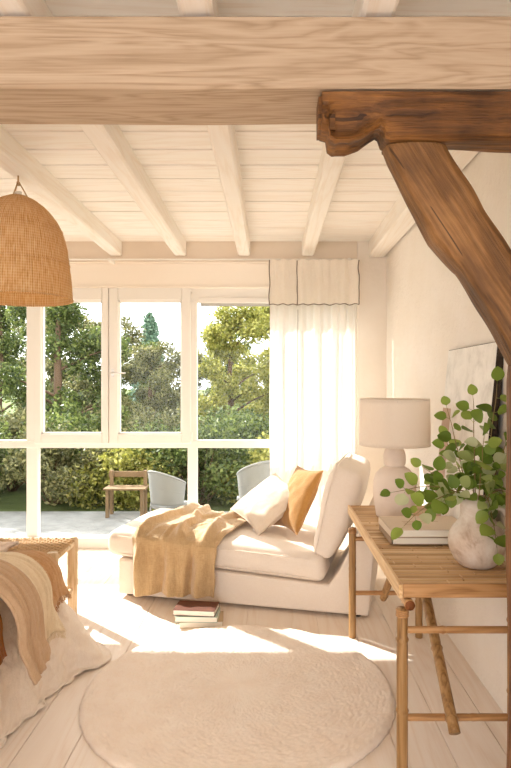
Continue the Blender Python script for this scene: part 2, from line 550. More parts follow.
for i, (xc, lb) in enumerate(raf):
    o = timber(xc-.055, xc+.055, YF+.05, YB-.004, ZJ+.004, ZC-.001, MT['rafter'], 'ceiling_beam', i*17.0)
    tag(o, lb, 'beam', 'whitewashed ceiling rafters')
o = timber(.90, XR-.012, YF+.05, YB-.004, ZJ-.01, ZC-.001, MT['rafter'], 'ceiling_beam', 91.0)
tag(o, 'thick whitewashed rafter set against the plaster wall on the right', 'beam', 'whitewashed ceiling rafters')
o = timber(XL+.01, XR-.012, 1.887, 2.172, 2.434, ZJ-.012, MT['cross'], 'crossbeam', 200.0, 80, 'x', .006)
tag(o, 'large pale limed pine beam spanning the room above everything', 'beam')

# dark carved bracket under the crossbeam
def bracket():
    q = MB()
    x1 = XR-.015
    yf, yb = 1.90, 2.035
    top = 2.4265
    prof = [(.165,top),(.166,2.315),(.186,2.311),(.192,2.275),(.208,2.262),(.25,2.260),(.295,2.275),(.335,2.305),(.352,2.318),(.362,2.312),(.370,2.282),(.385,2.274),(.43,2.276),(.60,2.282),(.80,2.278),(x1,2.28)]
    # dense outline
    out = []
    for i in range(len(prof)-1):
        a, b = prof[i], prof[i+1]
        n = max(1, int(math.hypot(b[0]-a[0], b[1]-a[1])/.012))
        for j in range(n):
            out.append((lerp(a[0],b[0],j/n), lerp(a[1],b[1],j/n)))
    out.append(prof[-1])
    n = len(out)
    ny = 14
    vs, fs = [], []
    for (x, z) in out:
        for j in range(ny+1):
            t = j/ny
            y = lerp(yf, yb, t)
            e = min(t, 1-t)
            rnd = .012*(1-sstep(0, .12, e))
            w = .007*nz(x*6, y*9, z*9)
            # scooped underside of the carved nose
            sc = .018*sstep(.19,.23,x)*(1-sstep(.33,.37,x))*math.sin(PI*t)
            zz = z + (rnd + w + sc if z < top-.01 else 0)
            vs.append((x + w*.4, y, zz))
    for i in range(n-1):
        for j in range(ny):
            a = i*(ny+1)+j
            fs.append((a, a+1, a+ny+2, a+ny+1))
    q.add(vs, fs, True)
    # front and back faces: strips from outline to the top
    for j, sg in ((0, 1), (ny, -1)):
        rows = 8
        f = []
        bx = []
        for i, (x, z) in enumerate(out):
            base = vs[i*(ny+1)+j]
            col = []
            for r in range(rows+1):
                t = r/rows
                zz = lerp(base[2], top, t)
                w = .007*nz(x*5, zz*16, 4+j) + .004*nz(x*22, zz*50, 2)
                hollow = .046*sstep(.178,.2,x)*(1-sstep(.24,.40,x))*(1-sstep(2.35,2.42,zz))
                yy = base[1] + (sg*(hollow*sstep(0,.25,t)) + w*sstep(0,.15,t))*(1 if r else 0)
                col.append((lerp(base[0], x, t), yy, zz))
            bx += col
        for i in range(n-1):
            for r in range(rows):
                a = i*(rows+1)+r
                qd = (a, a+rows+1, a+rows+2, a+1)
                f.append(qd if sg > 0 else qd[::-1])
        q.add(bx, f, True)
    q.add([(.165,yf,top),(x1,yf,top),(x1,yb,top),(.165,yb,top)], [(0,1,2,3)], False)
    # small square block behind the nose
    q.box(.156, .21, yf+.03, yb-.02, 2.318, top-.002)
    return q.build('timber_bracket', MT['oak'])
tag(bracket(), 'dark carved oak bracket under the pale crossbeam on the right', 'beam')

def sweep(path, name, mat, seed, ztop=9):
    """hewn timber: path of (centre, half width along w, half depth along d)"""
    q = MB(); vs, fs = [], []
    N = 70
    sec = []
    kk = 20
    for i in range(kk):
        a = 2*PI*i/kk
        c, s = math.cos(a), math.sin(a)
        p = 6
        rr = 1/((abs(c)**p+abs(s)**p)**(1/p))
        sec.append((c*rr, s*rr))
    ts = [i/(len(path)-1) for i in range(len(path))]
    for i in range(N+1):
        t = i/N
        cx = interp(t, ts, [p[0][0] for p in path]); cy = interp(t, ts, [p[0][1] for p in path]); cz = interp(t, ts, [p[0][2] for p in path])
        ww = interp(t, ts, [p[1] for p in path]); dd = interp(t, ts, [p[2] for p in path])
        e = .02
        ax = interp(min(1,t+e), ts, [p[0][0] for p in path])-interp(max(0,t-e), ts, [p[0][0] for p in path])
        az = interp(min(1,t+e), ts, [p[0][2] for p in path])-interp(max(0,t-e), ts, [p[0][2] for p in path])
        L = math.hypot(ax, az); nx, nzz = -az/L, ax/L
        for j, (a, b) in enumerate(sec):
            r = 1 + .07*nz(t*7, seed+math.cos(2*PI*j/kk)*1.5, math.sin(2*PI*j/kk)*1.5) + .035*nz(t*5, seed+j*2.3, 9)
            vs.append((cx+nx*a*ww*r, cy+b*dd*r, min(ztop, cz+nzz*a*ww*r)))
    for i in range(N):
        for j in range(kk):
            fs.append((i*kk+j, i*kk+(j+1) % kk, (i+1)*kk+(j+1) % kk, (i+1)*kk+j))
    fs.append(tuple(range(kk))[::-1]); fs.append(tuple(range(N*kk, N*kk+kk)))
    q.add(vs, fs, True)
    return q.build(name, mat)
yb = 1.972
br = []
for (lx, ly), (rx, ry) in (((386,138),(442,127)),((391,151),(445,140)),((411,190),(466,180)),((431,229),(489,216)),((460,262),(511,247)),((482,296),(532,282)),((503,332),(556,318)),((525,374),(575,360))):
    a, b = at(lx, ly, 1.92), at(rx, ry, 1.92)
    c = (a+b)/2
    br.append(((c.x, yb, c.z), (b-a).length/2*1.0, .062))
o = sweep(br, 'timber_brace', MT['oakd'], 3.0, 2.270)
tag(o, 'crooked brown oak brace slanting down from the carved bracket to the post', 'beam')
path = []
for z in (0.0, .3, .7, 1.1, 1.5, 1.62, 1.9, 2.1, 2.232):
    xl = interp(z, [0,.7,1.1,1.45,1.62,1.75,2.3], [.797,.797,.795,.795,.805,.90,.93])
    path.append((((xl+1.045)/2, yb, z), (1.045-xl)/2, .075))
o = sweep(path, 'timber_post', MT['oakp'], 14.0)
tag(o, 'rough brown oak post at the right wall carrying the slanting brace', 'post')

# ------------------------------------------------------------------ rattan pendant
t = empty('pendant_lamp', (-1.41, 3.36, 1.976))
prof = [(.288,.0),(.287,.03),(.284,.08),(.279,.14),(.271,.196),(.265,.24),(.26,.286),(.247,.34),(.232,.386),(.21,.43),(.178,.476),(.14,.515),(.095,.548),(.05,.57),(.012,.578)]
q = MB()
def wv(i, j, r):  # woven unevenness
    return r*(1+.006*math.sin(i*PI/1.0)*(1 if j % 2 else -1)+.006*nz(i*.2, j*1.7, 2))
nn = 150
dp = []
for i in range(len(prof)-1):
    for kx in range(5):
        tt = kx/5
        dp.append((lerp(prof[i][0],prof[i+1][0],tt), lerp(prof[i][1],prof[i+1][1],tt)))
dp.append(prof[-1])
vs = []; fs = []; mm = len(dp)
for i in range(nn):
    a = 2*PI*i/nn
    for j, (r, z) in enumerate(dp):
        rr = wv(i, j, r); vs.append((rr*math.cos(a), rr*math.sin(a), z))
for i in range(nn):
    for j in range(mm-1):
        fs.append((i*mm+j, ((i+1) % nn)*mm+j, ((i+1) % nn)*mm+j+1, i*mm+j+1))
q.add(vs, fs, True)
sh = q.build('lamp_shade', MT['rattan'], t, solid=.006)
for zz, rr, name in ((.0,.289,'rim'),(.196,.272,'hoop'),(.386,.233,'hoop'),(.0,.0,'')):
    if not name: continue
    q = MB(); q.tube([((rr+.002)*math.cos(2*PI*i/64), (rr+.002)*math.sin(2*PI*i/64), zz) for i in range(65)], .006 if name == 'rim' else .0035, 8, False)
    q.build(name, MT['rattan'], sh)
q = MB()
for a in (.4, 2.5, 4.6):
    q.tube([(.05*math.cos(a), .05*math.sin(a), .572), (.008*math.cos(a), .008*math.sin(a), .648)], .0035, 6)
q.tube([(0,0,.64),(0,0,.69)], .005, 8); q.tube([(0,0,.635),(0,0,.655)], .010, 8)
q.build('cord', MT['rope'], t)
q = MB(); q.lathe([(.0,.60),(.02,.60),(.02,.50),(.03,.49),(.042,.455),(.03,.42),(0,.408)], 20)
q.build('bulb', plain('milk_glass_bulb', 'F2EEE6', .4), t)
tag(t, 'dome-shaped woven rattan pendant lamp hanging at the upper left', 'lamp')

# ------------------------------------------------------------------ curtain
YC = 5.25
def cwave(x, h):
    damp = .55 + .45*sstep(2.55, 2.2, h)
    return damp*(.026*math.sin(x*38+1.1*nz(x*3, h*.5, 1)) + .016*math.sin(x*83+2.0*nz(x*2.1, h*.35, 5)+1)) + .015*nz(x*2, h*.9, 3)
t = empty('curtain', (.39, YC, .01))
def panel(x0, x1, h1, yoff, seed):
    def f(u, v):
        h = lerp(h1, .02, v)
        x = lerp(x0, x1, u) + .008*nz(h*1.2, seed, u*3) + .012*(u-.5)*(-v)
        ret = .19*max(0, (u-.95)/.05)**.8 if x1 > .5 else 0
        return (x-.39, yoff+cwave(lerp(x0,x1,u), h)*(1-sstep(.93,1,u)*(x1 > .5))+ret, h-.01)
    return f
q = MB(); q.grid(panel(-.005, .245, 2.56, 0, 1), 60, 70); q.build('panel', MT['curtain'], t)
q = MB(); q.grid(panel(.235, .772, 2.56, .012, 6), 130, 70); q.build('panel', MT['curtain'], t)
def headf(x0, x1, seed):
    def f(u, v):
        x = lerp(x0, x1, u)
        low = 2.19 + .004*math.sin(x*70) + .012*nz(x*9, seed, 1)
        h = lerp(2.58+.006*math.sin(x*70), low, v)
        g = .5*abs(math.sin(x*95))*math.exp(-((v-.32)/.10)**2)
        return (x-.39 + .012*nz(v*3, seed, u)*(1 if u in (0,1) else .3), -.036-.012*sstep(.3,1,v)+cwave(x, 2.4)*.55-.012*g, h-.01)
    return f
HEADS = [(-.005,.243,2), (.236,.772,9)]
for hd in HEADS:
    q = MB(); f = headf(*hd); q.grid(f, 90, 24); o = q.build('heading', MT['heading'], t)
    e = MB()
    e.tube([f(i/80, 1) for i in range(81)], .004, 6)
    e.tube([f(0, i/20) for i in range(21)], .005, 6)
    if hd[1] > .5: e.tube([f(1, i/20) for i in range(21)], .005, 6)
    e.build('edging', MT['thread'], o)
q = MB()
pf = panel(-.005, .245, 2.56, 0, 1)
q.tube([Vector(pf(1, .16+.84*i/50))+Vector((0,-.004,0)) for i in range(51)], .0025, 6); q.build('seam', MT['thread'], t)
tag(t, 'sheer white curtain with gathered cream heading and dark edging beside the corner', 'curtain')
t = empty('curtain_rail', (-3.5, 5.30, 2.60))
q = MB(); q.tube([(0,0,0),(4.28,0,0)], .008, 8); q.build('rod', MT['white'], t)
for xx in (.6, 2.08, 4.2):
    q = MB(); q.box(xx-.012, xx+.012, -.012, .16, -.012, .012); q.build('rail_bracket', MT['white'], t, bevel=.003)
tag(t, 'thin white curtain rail running along the top of the windows', 'curtain rail')

# ------------------------------------------------------------------ rug
q = MB(); vs, fs = [], []
RR, nr, na = .748, 130, 420
def rug_h(r):
    return .030*(1-max(0, (r-RR+.03)/.03)**2)**.5 if r > RR-.03 else .030
for i in range(nr+1):
    r = RR*(i/nr)
    for j in range(na):
        a = 2*PI*j/na
        rr = r*(1+ (.006*nz(math.cos(a)*14, math.sin(a)*14, 5) if i > nr-4 else 0))
        h = rug_h(r)
        kd = min(1, i/45); vs.append((rr*math.cos(a)+rng.normal(0,.0012)*kd, rr*math.sin(a)+rng.normal(0,.0012)*kd, max(.002, h + rng.normal(0,.0018)*kd + .003*nz(rr*math.cos(a)*9, rr*math.sin(a)*9, 1))))
for j in range(na): vs.append(((RR-.004)*math.cos(2*PI*j/na), (RR-.004)*math.sin(2*PI*j/na), .0015))
for i in range(nr+1):
    for j in range(na):
        a = i*na+j; b = i*na+(j+1) % na
        fs.append((a, a+na, b+na, b))
q.add(vs, fs, True)
o = q.build('rug', MT['rug']); o.location = (-.15, 2.935, 0)
tag(o, 'round cream wool rug lying on the pale boards', 'rug')

# ------------------------------------------------------------------ chaise longue
ch = empty('chaise_longue', (-1.07, 4.225, 0), math.atan2(-.238, .971))
TILT = .050
def seat_low(x): return .278 - TILT*x
q = MB()
q.prism([(0,.022),(1.745,.022),(1.795,.63),(1.79,.675),(1.765,.69),(1.735,.675),(1.56,.30),(1.49,seat_low(1.49)-.004),(0,seat_low(0)-.004)], .0, .874)
q.build('upholstered_frame', MT['sofa'], ch, bevel=.018)
def seat_def(p):
    u = (p.x)/.77; v = p.y/.44
    crown = .032*max(0,1-u*u)**.5*max(0,1-v*v)**.5
    top = sstep(-.02, .07, p.z)
    w = .004*nz(p.x*6, p.y*6, 2)
    z = p.z + crown*top + w*top - TILT*p.x
    return Vector((p.x, p.y + .004*nz(p.x*5, p.z*9, 3), z))
q = MB(); q.rbox((0,0,0), (1.56,.885,.176), .06, (26,16,3), seat_def)
o = q.build('seat_cushion', MT['sofa'], ch); o.location = (.685, .437, seat_low(.69)+.0885)
pp = MB()
for zz in (.058, -.062):
    pts = []
    n = 90
    for i in range(n+1):
        a = 2*PI*i/n; c, s = math.cos(a), math.sin(a); pw = 12
        rr = 1/((abs(c)**pw+abs(s)**pw)**(1/pw))
        pts.append((c*rr*.772, s*rr*.4425, zz - TILT*c*rr*.772 + .004*abs(zz)/.05))
    pp.tube(pts, .0045, 6, False)
pp.build('piping', MT['sofa'], o)
def backc(p):
    v = p.y/.42; w = p.z/.33
    puff = .055*max(0,1-v*v)**.4*max(0,1-w*w)**.5
    sx = 1 if p.x > 0 else -1
    side = .02*max(0,1-w*w)*(1 if p.y > 0 else -1)*sstep(.3,.42,abs(p.y))
    taper = lerp(.62, 1.06, sstep(-.33, .2, p.z))
    return Vector((p.x*taper + sx*puff*sstep(0,.05,abs(p.x)) + .004*nz(p.y*7,p.z*7,4), p.y + side + .004*nz(p.x*8,p.z*8,1), p.z+.012*nz(p.y*3, 1, 2)))
q = MB(); q.rbox((0,0,0), (.16,.80,.62), .06, (4,16,14), backc)
o = q.build('back_cushion', MT['sofa'], ch); o.location = (1.525, .43, .655); o.rotation_euler = (0, math.radians(17), 0)
pp = MB()
for sx in (-1,):
    pts = []
    for i in range(91):
        a = 2*PI*i/90; c, s = math.cos(a), math.sin(a); pw = 9
        rr = 1/((abs(c)**pw+abs(s)**pw)**(1/pw))
        y, z = c*rr*.40, s*rr*.318
        taper = lerp(.62, 1.06, sstep(-.33, .2, z))
        pts.append((sx*.075*taper, y*1.03, z))
    pp.tube(pts, .005, 6, False)
pp.build('piping', MT['sofa'], o)
for (fx, fy) in ((.06,.07),(.06,.81),(1.67,.07),(1.67,.81)):
    q = MB(); q.lathe([(.024,0),(.026,.022)], 16, (fx, fy, 0)); q.build('foot', plain('dark_foot', '4A382A', .5), ch)
tag(ch, 'cream linen chaise longue standing under the windows', 'chaise longue')

# pillows
def pillow_vs(w, h, t, n=30, seed=0):
    q = MB()
    def face(sg):
        def f(u, v):
            a, b = u*2-1, v*2-1
            pin = 1 - .10*(1-abs(a)**1.7)*abs(b)**3, 1 - .10*(1-abs(b)**1.7)*abs(a)**3
            x = a*w/2*pin[1]; y = b*h/2*pin[0]
            e = max(0, (1-a*a))**.42 * max(0, (1-b*b))**.42
            z = sg*(t/2*e*(1+.10*nz(a*1.6+seed, b*1.6, sg))) + .010*nz(a*3.2+seed, b*3.2, 8)*e*sg
            return (x, y, z)
        return f
    q.grid(face(1), n, n); q.grid(face(-1), n, n, flip=True)
    per = [face(1)(i/n, 0) for i in range(n+1)] + [face(1)(1, i/n) for i in range(1, n+1)] + [face(1)(1-i/n, 1) for i in range(1, n+1)] + [face(1)(0, 1-i/n) for i in range(1, n+1)]
    return q, per
def pillow(name, w, h, t, c, e1, e2, mat, seed):
    q, per = pillow_vs(w, h, t, 30, seed)
    ro = empty(name, c)
    X = Vector(e1).normalized(); Z = X.cross(Vector(e2)).normalized(); Y = Z.cross(X)
    ro.rotation_euler = Matrix((X, Y, Z)).transposed().to_euler()
    q.build('cushion_cover', mat, ro)
    p = MB(); p.tube(per, .004, 6, False); p.build('piping', mat, ro)
    return ro
o = pillow('throw_pillow', .47, .45, .17, (-.02, 4.50, .612), (.20,-.36,-.09), (.30,.09,.21), MT['pillow'], 3)
tag(o, 'cream linen scatter pillow leaning on the ochre pillow on the chaise', 'pillow')
o = pillow('throw_pillow', .42, .48, .14, (.200, 4.39, .662), (.16,-.38,.02), (.22,.05,.45), MT['mustard'], 9)
tag(o, 'ochre mustard scatter pillow between the cream pillow and the back cushion', 'pillow')

# throw over the chaise
CM = Matrix.Translation((-1.07, 4.225, 0)) @ Matrix.Rotation(math.atan2(-.238,.971), 4, 'Z')
def seat_top(x, y):
    u = (x-.69)/.77; v = (y-.437)/.44
    return seat_low(x)+.0885+.088+.032*max(0,1-u*u)**.5*max(0,1-v*v)**.5
def throw_pt(u, v):
    # v: 0 far side on top ... .52 near edge ... 1 hem ; u: across
    hx = lerp(.135, .75, u)
    if v < .5:
        t = v/.5
        y = lerp(.70+.10*math.sin(u*7+1), .0, t)
        x = lerp(lerp(.22, .92, u), hx, t**.8) + .03*nz(u*4, t*3, 2)
        ridge = .06*math.exp(-((u-.10-.06*math.sin(t*4))/.045)**2) + .06*math.exp(-((u-.58+.30*(1-t)+.03*math.sin(t*9))/.045)**2) + .055*math.exp(-((u-.84+.18*(1-t))/.045)**2) + .03*math.exp(-((u-.36-.15*(1-t))/.03)**2)
        ripple = .016*(1+nz(u*7, t*2.2, 4)) + .014*abs(nz(u*15+t*4, t*5, 6))
        z = seat_top(x, y) + .016 + ridge*(.55+.45*t) + ripple
        z -= .035*sstep(.86, 1, t)
        y -= .03*sstep(.8, 1, t)
    else:
        t = (v-.5)/.5
        hem = .065 + .02*nz(u*4, 1, 1) + .02*u
        z0 = seat_top(hx, .0)-.012
        z = lerp(z0, hem, t)
        z += (.02)*math.exp(-((u-.10)/.07)**2)*(1-t)
        fold = .024*math.sin(u*17+1.2+.8*t) + .017*math.sin(u*33+.5*t+2) + .020*nz(u*6, t*1.5, 9) + .008*nz(u*22, t*3, 3)
        fold += -.05*math.exp(-((u-.10)/.08)**2)*(1-.5*t) - .035*math.exp(-((u-.80)/.07)**2) + .03*math.exp(-((u-.70)/.03)**2)
        y = -.055 - .02*t + fold*(.25+.75*sstep(0,.5,t))*-1 * -1
        y = min(y, -.026)
        x = hx + .018*nz(u*5, t*2, 5) - .02*t*(u-.4)
    return CM @ Vector((x, y, z))
q = MB(); q.grid(throw_pt, 96, 90)
o = q.build('throw_blanket', MT['throw'], solid=.011, sub=0)
tag(o, 'tan mohair throw draped across the foot of the cream chaise', 'blanket', )

# ------------------------------------------------------------------ books
def book(name, w, d, th, c, rz, cover, label, group, hard=.0022):
    """w along the spine, d from spine to fore-edge"""
    t = empty(name, c, rz)
    q = MB(); q.box(-w/2+.004, w/2-.004, -d/2+.004, d/2-.003, hard, th-hard); q.build('pages', MT['page'], t)
    q = MB()
    q.box(-w/2, w/2, -d/2, d/2, 0, hard); q.box(-w/2, w/2, -d/2, d/2, th-hard, th); q.box(-w/2, w/2, d/2-.0025, d/2, 0, th)
    q.build('cover', cover, t, bevel=.0008)
    return tag(t, label, 'book', group)
g = 'books on the floor'
book('book', .27, .175, .036, (-.43, 3.775, .0), .06, MT['sandc'], 'sand-covered book at the bottom of the small stack on the floor', g)
book('book', .262, .17, .034, (-.452, 3.765, .0365), -.03, MT['tealc'], 'book with a pale teal cover in the middle of the floor stack', g)
book('book', .262, .17, .034, (-.462, 3.775, .071), -.10, MT['redc'], 'brown-red covered book on top of the stack beside the chaise', g)

# ------------------------------------------------------------------ bamboo console table
HT = .741
tb = empty('console_table', (.72, 2.95, 0))
OFF = Vector((.72, 2.95, 0))
def T(p): return Vector(p)-OFF
x0, x1, y0, y1 = .486, 1.005, 2.262, 3.752
q = MB()
yy = y0+.03; i = 0
while yy < y1-.01:
    w = .030+.009*random.random()
    dz = random.uniform(-.0015, .0015)
    a, b = yy, min(yy+w-.0045, y1)
    n = 4
    # half-round split slats
    pr = [(a,HT-.012)] + [(lerp(a,b,j/n), HT-.004+.004*math.sin(PI*j/n)**.5+dz-.0005) for j in range(n+1)] + [(b,HT-.012)]
    q.prism([(p[0]-OFF.y, p[1]) for p in pr], x0+.012-OFF.x, x1-.012-OFF.x, 'x')
    # nodes of the cane
    xn = random.uniform(x0, x1-.05)
    for nx in (xn, xn+.25):
        if nx < x1-.03:
            q.box(nx-OFF.x, nx+.005-OFF.x, a-OFF.y, b-OFF.y, HT-.006, HT+.0008+dz)
    yy += w
q.build('tabletop', MT['slat'], tb)
q = MB(); q.box(x0+.02-OFF.x, x1-.02-OFF.x, y0+.01-OFF.y, y1-.01-OFF.y, HT-.024, HT-.0125); q.build('underboard', MT['bamboo'], tb)
for xa, xb in ((x0,x0+.016),(x1-.016,x1)):
    q = MB(); q.box(xa-OFF.x, xb-OFF.x, y0-OFF.y, y1-OFF.y, HT-.050, HT+.003); q.build('edge_strip', MT['strip'], tb, bevel=.003)
def cane(a, b, r, n=24, seed=0, mb=None, node=.27):
    """bamboo pole with swollen nodes"""
    a, b = Vector(a), Vector(b); L = (b-a).length
    pts, rs = [], []
    N = int(L/.012)+2
    ph = (seed*.137) % node
    for i in range(N+1):
        s = L*i/N
        d = abs(((s+ph) % node) - node/2)
        pts.append(a.lerp(b, i/N)); rs.append(r*(1 + .17*math.exp(-(d/.005)**2) - .06*math.exp(-((d-.014)/.006)**2)))
    q = mb or MB(); q.tube(pts, rs, n); return q
def cpart(name, a, b, r, seed, mat='bamboo'):
    o = cane(T(a), T(b), r, 18, seed).build(name, MT[mat], tb); return o
legs = [(.503,2.283),(.925,2.283),(.488,3.555),(.882,3.555)]
for i, (lx, ly) in enumerate(legs):
    cpart('leg', (lx,ly,0), (lx,ly,HT-.093), .0215, i*31+5)
for ya, yb_ in ((y0, y0+.030), (y1-.03, y1)):
    q = MB(); q.prism([(ya-OFF.y,HT-.048),(yb_-OFF.y,HT-.048),(yb_-OFF.y,HT-.002),(ya+.008-OFF.y,HT+.003),(ya-OFF.y,HT-.012)], x0+.017-OFF.x, x1-.017-OFF.x, 'x')
    q.build('end_rail', MT['bamboox'], tb, bevel=.003)
for i in (0, 1):
    for j, hz in enumerate(((.565, .232), (.583, .262))[i]):
        lx0, lx1 = (legs[0][0], legs[1][0]) if i == 0 else (legs[2][0], legs[3][0])
        ly2 = legs[0][1] if i == 0 else legs[2][1]
        cane(T((lx0+.017, ly2, hz)), T((lx1-.017, ly2, hz)), .0135, 14, j*7+i).build('stretcher', MT['bamboox'], tb)
for yA, yB, zz in ((2.225, 2.80, .2), (3.63, 3.05, .2)):
    cpart('brace', (.685, yA, .205), (.685, yB, HT-.03), .0215, 44)
for i, lx in enumerate((.525, .962)):
    rx_, rz_ = lx, HT-.072
    o = cane(T((rx_, y0-.012, rz_)), T((rx_, y1-.03, rz_)), .0195, 16, i).build('side_rail', MT['bambooy'], tb)
    e = MB(); e.lathe([(.0,0),(.018,0),(.0185,.004),(.0,.004)], 16)
    for kx, p in enumerate(e.v): e.v[kx] = tuple(T((rx_+p[0], y0-.0105-p[2], rz_+p[1])))
    e.build('pole_end', MT['bambooend'], o)
# cane lashings at the leg tops
for (lx, ly) in legs[:1]+legs[2:3]:
    q = MB()
    for kx in range(4):
        zc = HT-.100-.007*kx
        q.tube([T((lx+.0225*math.cos(a*PI/8), ly+.0225*math.sin(a*PI/8), zc)) for a in range(17)], .0032, 5, False)
    q.build('lashing', MT['bamboox'], tb)
tag(tb, 'bamboo console table with slatted top against the plaster wall', 'table')

# ------------------------------------------------------------------ table lamp
TZ = HT+.0036
lm = empty('table_lamp', (.712, 3.43, TZ))
prof = [(.0,.0),(.098,.0),(.104,.006),(.108,.03),(.117,.09),(.122,.15),(.120,.20),(.108,.24),(.086,.268),(.062,.283),(.054,.288)]
q = MB(); q.lathe(prof, 48, cap=False); q.build('body', MT['lampbase'], lm)
prof = [(.050,.284),(.060,.300),(.0635,.325),(.0625,.350),(.056,.375),(.044,.392),(.03,.400),(.0,.401)]
q = MB(); q.lathe(prof, 48, cap=False); q.build('neck', MT['lampbase'], lm)
q = MB(); q.lathe([(.012,.395),(.012,.47),(.0,.47)], 14); q.build('lamp_holder', MT['metal'], lm)
q = MB(); q.lathe([(.0,.575),(.018,.57),(.032,.54),(.032,.515),(.016,.48),(.013,.465),(.0,.465)], 18); q.build('bulb', plain('lamp_bulb', 'F4F0E8', .3), lm)
q = MB()
vs, fs = [], []
nn = 72
q.grid(lambda u, v: (lerp(.199,.196,v)*math.cos(2*PI*u), lerp(.199,.196,v)*math.sin(2*PI*u), lerp(.408,.668,v)), nn, 10, True)
sh = q.build('lamp_shade', MT['shade'], lm, solid=.003)
for zz, rr in ((.408,.199),(.668,.196)):
    q = MB(); q.tube([(rr*math.cos(2*PI*i/64), rr*math.sin(2*PI*i/64), zz) for i in range(65)], .0035, 6, False); q.build('rim', MT['shade'], sh)
q = MB()
for i in range(3):
    a = 2*PI*i/3+.4
    q.tube([(.011*math.cos(a), .011*math.sin(a), .455), (.198*math.cos(a), .198*math.sin(a), .66)], .002, 6)
q.build('shade_carrier', MT['metal'], sh)
tag(lm, 'gourd-shaped beige ceramic table lamp with a wide drum shade', 'lamp')

# large books on the table
g = 'large books on the console table'
bk = []
for i, (w, d, th, cx, cy, rz, cov, lb) in enumerate([
    (.40,.30,.034,.792,2.985,.0,MT['greyc'],'lower of two large taupe books on the bamboo table'),
    (.385,.295,.035,.782,2.985,.02,MT['paper'],'upper large cream book lying on the taupe one beside the lamp')]):
    t = empty('large_book', (cx-.025, cy-.02, TZ+.001+(0 if i == 0 else .0345)), rz)
    q = MB(); q.box(-w/2+.012, w/2-.004, -d/2+.005, d/2-.005, .003, th-.003); q.build('pages', MT['page'], t)
    q = MB(); q.box(-w/2, w/2, -d/2, d/2, 0, .003); q.box(-w/2, w/2, -d/2, d/2, th-.003, th); q.box(-w/2, -w/2+.004, -d/2, d/2, 0, th)
    q.build('cover', cov, t, bevel=.001)
    if i:
        q = MB()
        for r in range(3): q.box(-.10, .08-.05*r, .02-.035*r, .032-.035*r, th, th+.0004)
        q.build('cover_print', MT['sandc'], t)
    tag(t, lb, 'book', g)

# ------------------------------------------------------------------ vase
vx, vy = .862, 2.50
vs_ = empty('vase', (vx, vy, TZ))
outer = [(.0,.0),(.062,.0),(.072,.006),(.094,.03),(.110,.062),(.117,.097),(.112,.132),(.098,.160),(.080,.180),(.070,.198),(.066,.225),(.067,.255),(.073,.282)]
inner = [(.069,.283),(.062,.255),(.060,.225),(.064,.196),(.074,.176),(.092,.156),(.105,.13),(.110,.097),(.102,.062),(.086,.035),(.0,.015)]
q = MB(); q.lathe(outer+inner, 56, cap=False); q.build('body', MT['vase'], vs_)
hp = [(.068,.255),(.104,.25),(.130,.22),(.134,.17),(.112,.132)]
q = MB()
pts = []
for i in range(25):
    t = i/24*(len(hp)-1); a = min(int(t), len(hp)-2); f = t-a
    pts.append((lerp(hp[a][0],hp[a+1][0],f)*math.cos(-.7), lerp(hp[a][0],hp[a+1][0],f)*math.sin(-.7), lerp(hp[a][1],hp[a+1][1],f)))
q.tube(pts, .011, 10); q.build('handle', MT['vase'], vs_)
tag(vs_, 'chalky stoneware jug holding leafy branches on the bamboo table', 'vase')

# leafy branches
def leaf(mb, base, dirv, nrm, L, W, cup):
    dirv = dirv.normalized(); side = dirv.cross(nrm).normalized(); nrm = side.cross(dirv).normalized()
    n = 7; vs, fs = [], []
    for i in range(n+1):
        t = i/n
        wd = W/2*(math.sin(PI*min(1, t**.78))**.62 if 0 < t < 1 else 0)
        if i == 0: wd = .0015
        for s in (-1, -.5, 0, .5, 1):
            vs.append(base + dirv*(L*t) + side*(wd*s) + nrm*(cup*W*(abs(s)**1.6)*.5*math.sin(PI*t) - cup*L*.35*t*t))
    for i in range(n):
        for j in range(4):
            a = i*5+j; fs.append((a, a+1, a+6, a+5))
    mb.add(vs, fs, True)
mouth = Vector((vx, vy, TZ+.262))
BR = [  # tip pixel, distance, leaves, label
 ((447,408),2.62,8,'leafy branch with its tip over the far edge of the painting'),
 ((497,384),2.42,9,'tallest leafy branch, its tip over the dark edge of the painting'),
 ((473,398),2.50,9,'leafy branch standing up in front of the middle of the painting'),
 ((394,492),2.50,10,'leafy branch reaching farthest towards the lamp base'),
 ((404,526),2.38,10,'leafy branch drooping over the two large books'),
 ((424,468),2.58,9,'leafy branch between the lamp body and the painting, above the books'),
 ((446,440),2.66,9,'leafy branch crossing the lower far corner of the painting'),
 ((517,418),2.40,9,'leafy branch leaning towards the oak post'),
 ((520,500),2.34,9,'leafy branch drooping on the post side of the jug'),
 ((497,548),2.36,10,'leafy branch hanging lowest, down the right side of the jug'),
 ((444,500),2.34,9,'leafy branch spilling forward over the jug shoulder towards the books'),
 ((484,438),2.34,11,'short upright leafy branch in the middle of the bunch'),
 ((470,462),2.58,10,'bushy leafy branch at the back of the bunch'),
]
